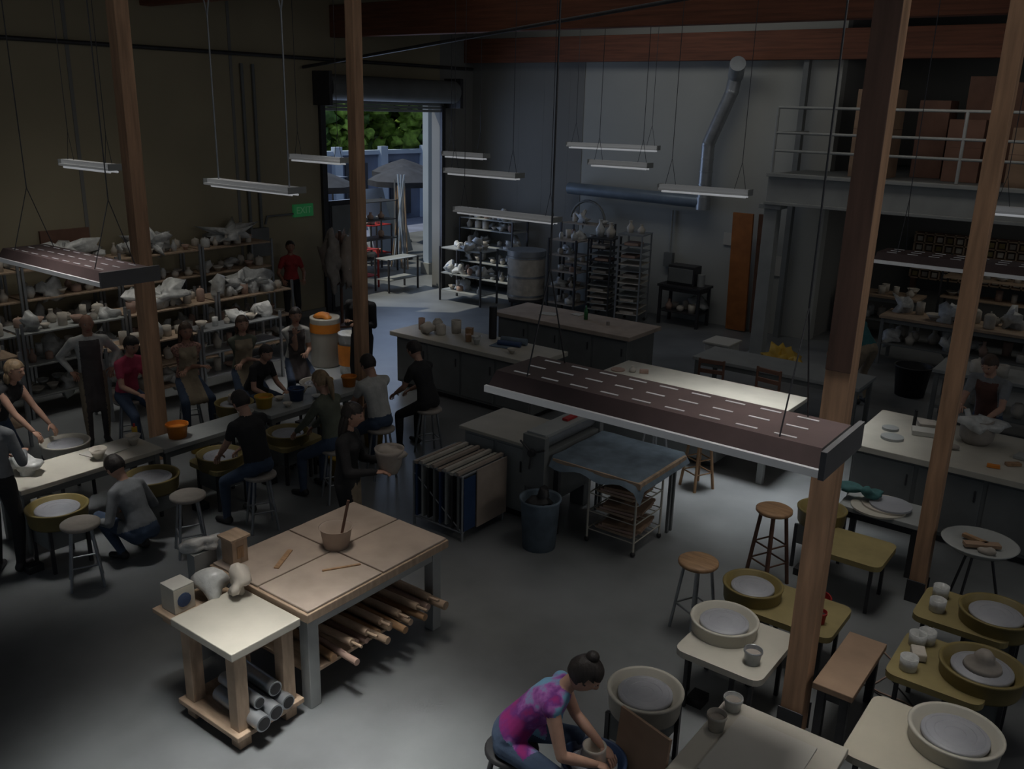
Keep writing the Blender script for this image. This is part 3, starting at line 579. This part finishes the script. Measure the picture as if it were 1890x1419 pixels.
    for s,ft in ((-1,V(fl)),(1,V(fr))):
        hp_=pel+hipr*.085*s-V((0,0,.03)); kk,an=ik(hp_,ft,.42,.41,V((kn[0]+.25*s,kn[1],kn[2])))
        cone(hp_,kk,.088,.06,'pants'); cone(kk,kk.lerp(an,.35),.06,.056,'pants'); cone(kk.lerp(an,.35),an,.056,.04,'pants')
        fd=V((.15*s,1,0)).normalized(); cone(an-fd*.03-V((0,0,.035)),an+fd*.14-V((0,0,.048)),.04,.03,'shoe'); cone(an-fd*.03-V((0,0,.03)),an,.042,.038,'shoe')
    if skirt or apron:
        kl=[ik(pel+hipr*.085*s-V((0,0,.03)),V(f),.42,.41,V((kn[0]+.25*s,kn[1],kn[2])))[0] for s,f in ((-1,fl),(1,fr))]
        km=(kl[0]+kl[1])/2
        for q in (-.06,0,.06):
            cone(pel+hipr*q+fw*.05,km+hipr*q*1.2,.07,.055,'skirt' if skirt else 'apron')
    bo=T.obj('tmp')
    rm=bo.modifiers.new('r','REMESH'); rm.mode='VOXEL'; rm.voxel_size=vox; sm=bo.modifiers.new('s','SMOOTH'); sm.iterations=6; sm.factor=.5
    dg=bpy.context.evaluated_depsgraph_get(); me=bpy.data.meshes.new_from_object(bo.evaluated_get(dg)); off=V(bo.location)
    nv=len(me.vertices); co_=np.zeros(nv*3); me.vertices.foreach_get('co',co_); co_=co_.reshape(-1,3)+np.array(off)
    fc=[tuple(p.vertices) for p in me.polygons]
    cen=np.array([co_[list(f)].mean(0) for f in fc])
    best=np.full(len(cen),1e9); tag=np.zeros(len(cen),int); tags=['top','pants','skin','shoe','apron','skirt']
    for a,b_,ra,rb,tg in P:
        a=np.array(a);b2=np.array(b_); ab=b2-a; tt=np.clip(((cen-a)@ab)/max(ab@ab,1e-9),0,1); d=np.linalg.norm(cen-(a+tt[:,None]*ab),axis=1)-(ra+(rb-ra)*tt)
        m_=d<best; best[m_]=d[m_]; tag[m_]=tags.index(tg)
    # one clean waistline across the torso
    relp=cen-np.array(pel); hz=relp@np.array(up0); nearp=(np.isin(tag,(0,1)))&(np.abs(relp@np.array(rt))<.2)&(np.abs(hz)<.16)&(np.linalg.norm(relp,axis=1)<.24)
    tag[nearp&(hz>.05)]=0
    if apron:
        rel=(cen-np.array(mid)); fwd=rel@np.array(fw); lat=np.abs(rel@np.array(rt)); upd=rel@np.array(up)
        m_=(fwd>.03)&(lat<.12)&(upd<.27)&(np.isin(tag,(0,1))); tag[m_]=4
    bpy.data.objects.remove(bo)
    G=B(); mm=[top,pants,skin,shoe,apron or top,skirt or pants]
    for t_ in range(6):
        if not (tag==t_).any(): continue
        if mm[t_] not in G.ms: G.ms.append(mm[t_])
    G.v=[tuple(v) for v in co_.tolist()]; G.f=fc; G.mi=[G.ms.index(mm[t_]) for t_ in tag]; G.sm=[True]*len(fc)
    for w,d,s in H:
        nrm=(V((0,0,-1))-d*V((0,0,-1)).dot(d)); 
        if nrm.length<.2: nrm=V((-s,0,0))-d*V((-s,0,0)).dot(d)
        nrm.normalize(); sd=d.cross(nrm).normalized()
        if sd.dot(V((-s,0,0)))<0: sd=-sd
        R3=Matrix((sd,d,nrm)).transposed()
        G.sph(w+d*.045,(.038,.052,.016),skin,n=14,k=10,T=R3)
        for i,(o_,L) in enumerate(((.028,.072),(.009,.08),(-.010,.075),(-.028,.06))):
            p=w+d*.082+sd*o_; dd=(d+sd*o_*3).normalized(); r=.0088; ang=math.radians(curl*(.5+.1*i))
            for q,f in enumerate((.45,.3,.25)):
                dd=(dd*math.cos(ang)+nrm*math.sin(ang)).normalized(); p2=p+dd*L*f; G.cyl(p,p2,r,skin,r*.9,n=8); r*=.9; G.sph(p2,(r,)*3,skin,n=8,k=5); p=p2; ang=math.radians(curl)
        p=w+d*.025+sd*.03; dd=(d*.6+sd*.8+nrm*.2).normalized(); r=.011
        for f in (.032,.028): p2=p+dd*f; G.cyl(p,p2,r,skin,r*.9,n=8); r*=.88; G.sph(p2,(r,)*3,skin,n=8,k=5); p=p2; dd=(dd*.8+d*.5+nrm*.2).normalized()
    ph=math.radians(hp); yw=math.radians(hy)
    hu=(hd*math.cos(ph)+fw*math.sin(ph)).normalized(); hf=(fw*math.cos(ph)-hd*math.sin(ph)); hf=(hf-hu*hf.dot(hu)).normalized()
    Rq=Matrix.Rotation(yw,3,hu); hf=Rq@hf; hr_=hf.cross(hu).normalized()
    c=nt+hd*.03+hu*.085+hf*.02
    def W(p): return c+hr_*p[0]+hf*p[1]+hu*p[2]
    def g(u,s): return math.exp(-(u/s)**2)
    N,K=36,30; hv=[];loc=[]
    for j in range(K+1):
        pz=math.pi*j/K
        for i in range(N):
            t=2*math.pi*i/N; q=max(0.0,math.sin(pz))**.8; X=q*math.cos(t)*.078; Y=q*math.sin(t)*.097; Z=math.cos(pz)*.116
            if Z<0: X*=1+.28*(Z/.118); Y=Y*(1+.12*(Z/.118)) if Y>0 else Y*(1+.35*(Z/.118))
            if Y>.02:
                Y+=.022*g(X,.012)*g(Z+.018,.022)+.010*g(X,.010)*g(Z-.005,.02)-.009*(g(X-.030,.016)+g(X+.030,.016))*g(Z-.012,.014)+.005*g(X,.02)*g(Z+.058,.010)+.008*g(X,.025)*g(Z+.1,.018)+.004*g(Z-.032,.012)-.004*g(Z+.045,.006)*g(X,.02)
            loc.append((X,Y,Z)); hv.append(W((X,Y,Z)))
    hfc=[(j*N+i,(j+1)*N+i,(j+1)*N+(i+1)%N,j*N+(i+1)%N) for j in range(K) for i in range(N)]
    lips=[];rest=[]
    for f in hfc:
        m3=[sum(loc[i][q] for i in f)/4 for q in range(3)]
        (lips if m3[1]>.05 and abs(m3[0])<.024 and -.066<m3[2]<-.05 else rest).append(f)
    G.add(hv,rest,skin,True); G.add(hv,lips,lipm,True)
    R3=Matrix((hr_,hf,hu)).transposed()
    hm=hairs[hair]
    for s in (-1,1):
        G.sph(W((.030*s,.079,.012)),(.011,.008,.0055),eyew,n=10,k=6,T=R3); G.sph(W((.030*s,.0855,.012)),(.0048,.0028,.0048),eyed,n=8,k=5,T=R3)
        G.sph(W((.031*s,.087,.031)),(.015,.005,.003),hm,n=8,k=5,T=R3); G.sph(W((.079*s,-.005,-.002)),(.010,.02,.032),skin,n=10,k=8,T=R3)
    if style!='bald':
        low={'short':-.05,'long':-.09,'bun':-.045,'pony':-.05,'bob':-.1}[style]
        hv2=[];l2=[]
        for (X,Y,Z) in loc:
            q=1.13+.05*noise.noise(V((X,Y,Z))*35); hv2.append(W((X*q*1.02,Y*1.12-.010 if Y<.05 else Y*1.05-.003,Z*1.08+.004))); l2.append((X,Y,Z))
        hf2=[]
        for f in hfc:
            m3=[sum(l2[i][q] for i in f)/4 for q in range(3)]
            line=.060-.3*abs(m3[0]) if m3[1]>.05 else (.035 if m3[1]>.025 else (-.01 if m3[1]>.005 else low))
            if m3[2]>line: hf2.append(f)
        G.add(hv2,hf2,hm,True)
        if style in('long','bob'):
            L_=.17 if style=='long' else .09
            for q in range(7):
                a=math.pi*(1+q/6); G.sph(W((.074*math.cos(a),-.03+.055*math.sin(a),-.05-L_*.3)),(.028,.026,L_*.75),hm,n=10,k=10,T=R3,jit=.15)
        if style=='bun': G.sph(W((0,-.055,.125)),(.042,.042,.036),hm,jit=.2); G.cyl(W((0,-.04,.095)),W((0,-.05,.11)),.03,hm)
        if style=='pony':
            p=[W((0,-.1,.03)),W((0,-.14,-.02)),W((0,-.13,-.12)),W((0,-.12,-.22))]
            for i,(ra,rb) in enumerate(((.025,.035),(.035,.03),(.03,.012))): G.cyl(p[i],p[i+1],ra,hm,rb,n=12); G.sph(p[i+1],(rb,)*3,hm,n=12,k=6)
    return G.obj(name,T=RT(x,y,0,rz)@Matrix.Scale(scale,4))
S=dict(fl=(-.17,.36,.08),fr=(.17,.38,.08))
blk=cl('black',(.018,.018,.02)); wht=cl('white',(.42,.42,.40)); gry=cl('grey',(.19,.20,.21)); jean=cl('jeans',(.045,.07,.12)); pnk=cl('pink',(.40,.05,.10)); khk=cl('khaki',(.25,.2,.14)); flr=cl('floral',(.27,.15,.12),.7,40); grn=cl('green',(.11,.12,.09)); apr=cl('apron_tan',(.28,.23,.16)); apd=cl('apron_dark',(.07,.06,.06)); apb=cl('apron_brown',(.10,.045,.035)); rd=cl('red',(.3,.03,.03)); tl=cl('teal',(.03,.12,.13))
tie=mat('cloth_tie_dye',(.3,.05,.3),.9,0,6,bump=.4)
nt_=tie.node_tree; cr=[n for n in nt_.nodes if n.type=='VALTORGB'][0].color_ramp; cr.elements[0].color=(.22,.01,.12,1); cr.elements[0].position=.38; cr.elements[1].color=(.12,.26,.38,1); cr.elements[1].position=.6
e=cr.elements.new(.46); e.color=(.12,.02,.16,1); e=cr.elements.new(.53); e.color=(.26,.08,.28,1)
person('woman_standing',-8.25,3.2,40,lean=6,hl=(-.12,.3,1.05),hr=(.14,.28,1.1),top=gry,pants=blk,sleeve='long',hp=15,hair='dark',style='short')
person('woman_leaning',-10.1,4.0,-62,pel=(0,0,.88),lean=36,hl=(-.16,.62,.72),hr=(.12,.64,.72),top=blk,pants=jean,sleeve='none',hair='blond',style='bob',hp=-8,skin=skinA)
person('man_standing',-10.8,5.5,-110,hl=(-.24,.08,1.02),hr=(.24,.08,1.02),el=(0,-.6,0),top=wht,pants=khk,apron=apd,sleeve='long',style='bald',hair='grey',fem=False,skin=skinB,hp=12)
person('woman_seated',-10.45,5.75,-85,pel=(0,0,.7),lean=16,hl=(-.1,.4,.78),hr=(.12,.42,.78),top=pnk,pants=jean,hp=15,hair='dark',style='short',**S)
person('woman_seated',-10.4,6.6,-105,pel=(0,0,.7),lean=5,hl=(.1,.24,.88),hr=(-.1,.26,.92),top=flr,pants=jean,apron=apr,hair='brown',style='long',skin=skinB,hp=8,**S)
person('woman_seated',-10.2,7.35,-110,pel=(0,0,.7),lean=5,hl=(.1,.25,.86),hr=(-.1,.27,.9),top=grn,pants=jean,apron=apr,hair='brown',style='bob',hp=8,**S)
person('woman_seated',-10.1,8.2,-115,pel=(0,0,.7),lean=6,hl=(-.08,.3,.86),hr=(.05,.2,1.12),top=wht,pants=jean,apron=apd,hair='dark',style='short',hp=10,**S)
person('child_leaning',-9.75,7.15,-85,pel=(0,0,.58),lean=32,hl=(-.15,.5,.62),hr=(.15,.5,.62),top=blk,pants=jean,hair='dark',style='short',hp=5,fl=(-.15,.3,.08),fr=(.15,.3,.08),scale=.95)
person('man_standing',-9.65,9.1,-160,top=blk,pants=blk,hl=(-.1,.25,1.15),hr=(.1,.25,1.18),sleeve='long',fem=False,hair='dark',hp=15,scale=1.05)
person('woman_standing',-13.95,11.3,-120,top=rd,pants=blk,hl=(-.2,.25,1.0),hr=(.2,.25,1.0),hair='dark',skin=skinB)
person('man_seated',-7.2,5.3,92,pel=(0,0,.72),lean=20,hl=(-.12,.48,.74),hr=(.14,.46,.74),top=blk,pants=jean,hair='dark',style='short',fem=False,hp=18,**S)
person('woman_seated',-7.15,6.3,95,pel=(0,0,.72),lean=16,hl=(-.12,.48,.74),hr=(.14,.46,.74),top=grn,pants=jean,hair='blond',style='pony',sleeve='long',hp=14,**S)
person('man_seated',-7.25,7.1,85,pel=(0,0,.72),lean=18,hl=(-.12,.48,.74),hr=(.14,.46,.74),top=wht,pants=jean,hair='dark',style='short',fem=False,hp=18,**S)
person('woman_seated',-7.3,8.0,88,pel=(0,0,.72),lean=22,hl=(-.12,.48,.74),hr=(.14,.46,.74),top=blk,pants=blk,hair='dark',style='short',hp=20,**S)
person('woman_standing',-5.88,5.3,-62,hl=(-.1,.32,1.12),hr=(.14,.33,1.1),top=blk,pants=blk,skirt=khk,sleeve='long',hair='dark',style='long',hp=16,scale=.98)
person('child_crouching',-7.55,4.16,100,pel=(0,-.02,.3),lean=28,hl=(-.2,.35,.38),hr=(.2,.35,.38),fl=(-.14,.14,.08),fr=(.14,.16,.08),kn=(0,1,1.2),top=gry,pants=jean,hair='dark',style='short',hp=25,sleeve='long')
person('man_standing_working',-1.50,11.42,165,lean=16,hl=(-.20,.5,1.05),hr=(.10,.5,1.12),top=gry,pants=jean,apron=apb,hair='brown',style='short',fem=False,hp=22,scale=1.03)
person('woman_bending',-3.62,14.0,62,pel=(0,0,.88),lean=50,hl=(-.15,.6,.75),hr=(.15,.6,.75),top=tl,pants=khk,hair='brown',style='short',hp=0)
person('woman_throwing_clay',-2.76,3.76,-66,pel=(0,0,.6),lean=46,hl=(-.07,.57,.56),hr=(.09,.55,.55),el=(0,-.2,-.6),top=tie,pants=jean,hair='dark',style='bun',sleeve='none',hp=18,fl=(-.3,.38,.08),fr=(.3,.40,.08),vox=.008,curl=38)
b=B().lathe([(0,0),(.08,0),(.11,.08),(.13,.2),(.14,.24),(.12,.23),(.09,.08),(0,.06)],clayg,(0,0,0),20).sph((0,0,.2),(.12,.12,.05),clayg,jit=.4); b.obj('clay_vessel',T=RT(-5.51,5.50,1.03))
B().cb((-2.06,4.15,.38),(.40,.02,.76),card,rz=-14,rx=-6).obj('splash_board')
# ---------------------------------------------------------------- lights
def area(name,loc,size,en,col=(1,1,1),spread=180,rot=(0,0,0)):
    l=bpy.data.lights.new(name,'AREA'); l.shape='RECTANGLE'; l.size=size[0]; l.size_y=size[1]; l.energy=en; l.color=col; l.spread=math.radians(spread)
    o=bpy.data.objects.new(name,l); COL.objects.link(o); o.location=loc; o.rotation_euler=[math.radians(a) for a in rot]
area('skylight_fill',(-6,9,6.55),(9,9),33,(1,.98,.94))
area('skylight_1',(-3.7,2.7,6.5),(1.3,1.3),34,(1,.99,.95),34)
area('skylight_2',(-3.8,9.8,6.5),(1.4,1.4),22,(.97,.99,1),36)
area('skylight_3',(-8.9,4.1,6.5),(1,1),11,(1,.98,.94),36)
area('skylight_4',(-10.6,9.0,6.5),(1.0,1.0),12,(1,.95,.9),36)
area('skylight_5',(-2.0,7.0,6.5),(1.5,2.5),9,(1,.95,.88),60)
area('skylight_6',(-5.0,4.3,6.5),(1.0,1.3),4,(1,.9,.8),36)
area('skylight_7',(-1.5,4.8,6.5),(1.0,1.0),7,(1,.97,.92),36)
area('shelf_fill',(-12.4,6.6,6.4),(1.5,4),16,(1,.96,.88),70)  # added fill to brighten the drying shelves, not a roof opening
area('clerestory_daylight',(4.5,6,5.4),(1.5,5),20,(1,.95,.88),120,(0,80,0))
area('mezzanine_fill',(-3,14.3,5.3),(4,.6),7,(1,.93,.85),140,(55,0,0))  # added fill to lift the boxes on the deck, not a fixture
area('undercroft_fill',(-2,18,3.1),(4,1.5),7,(1,.95,.85),170)  # added fill brightening the space below the deck, no fixture there
area('door_daylight',(-15.2,14.5,2.6),(3.2,4),55,(.5,.66,1),160,(0,-90,0))
area('outside_sky',(-20,19,9),(10,10),280,(.6,.75,1),180)
area('back_wall_wash',(-8.5,14.5,6.4),(5,1.2),18,(1,.99,.95),150,(35,0,0))
s=bpy.data.lights.new('sun','SUN'); s.energy=2.2; s.color=(1,.95,.8); s.angle=.02; so=bpy.data.objects.new('sun',s); COL.objects.link(so); so.rotation_euler=(math.radians(20),math.radians(-28),0)
w=bpy.data.worlds.new('world'); sc.world=w; w.use_nodes=True; w.node_tree.nodes['Background'].inputs[0].default_value=(.65,.77,.92,1); w.node_tree.nodes['Background'].inputs[1].default_value=.09
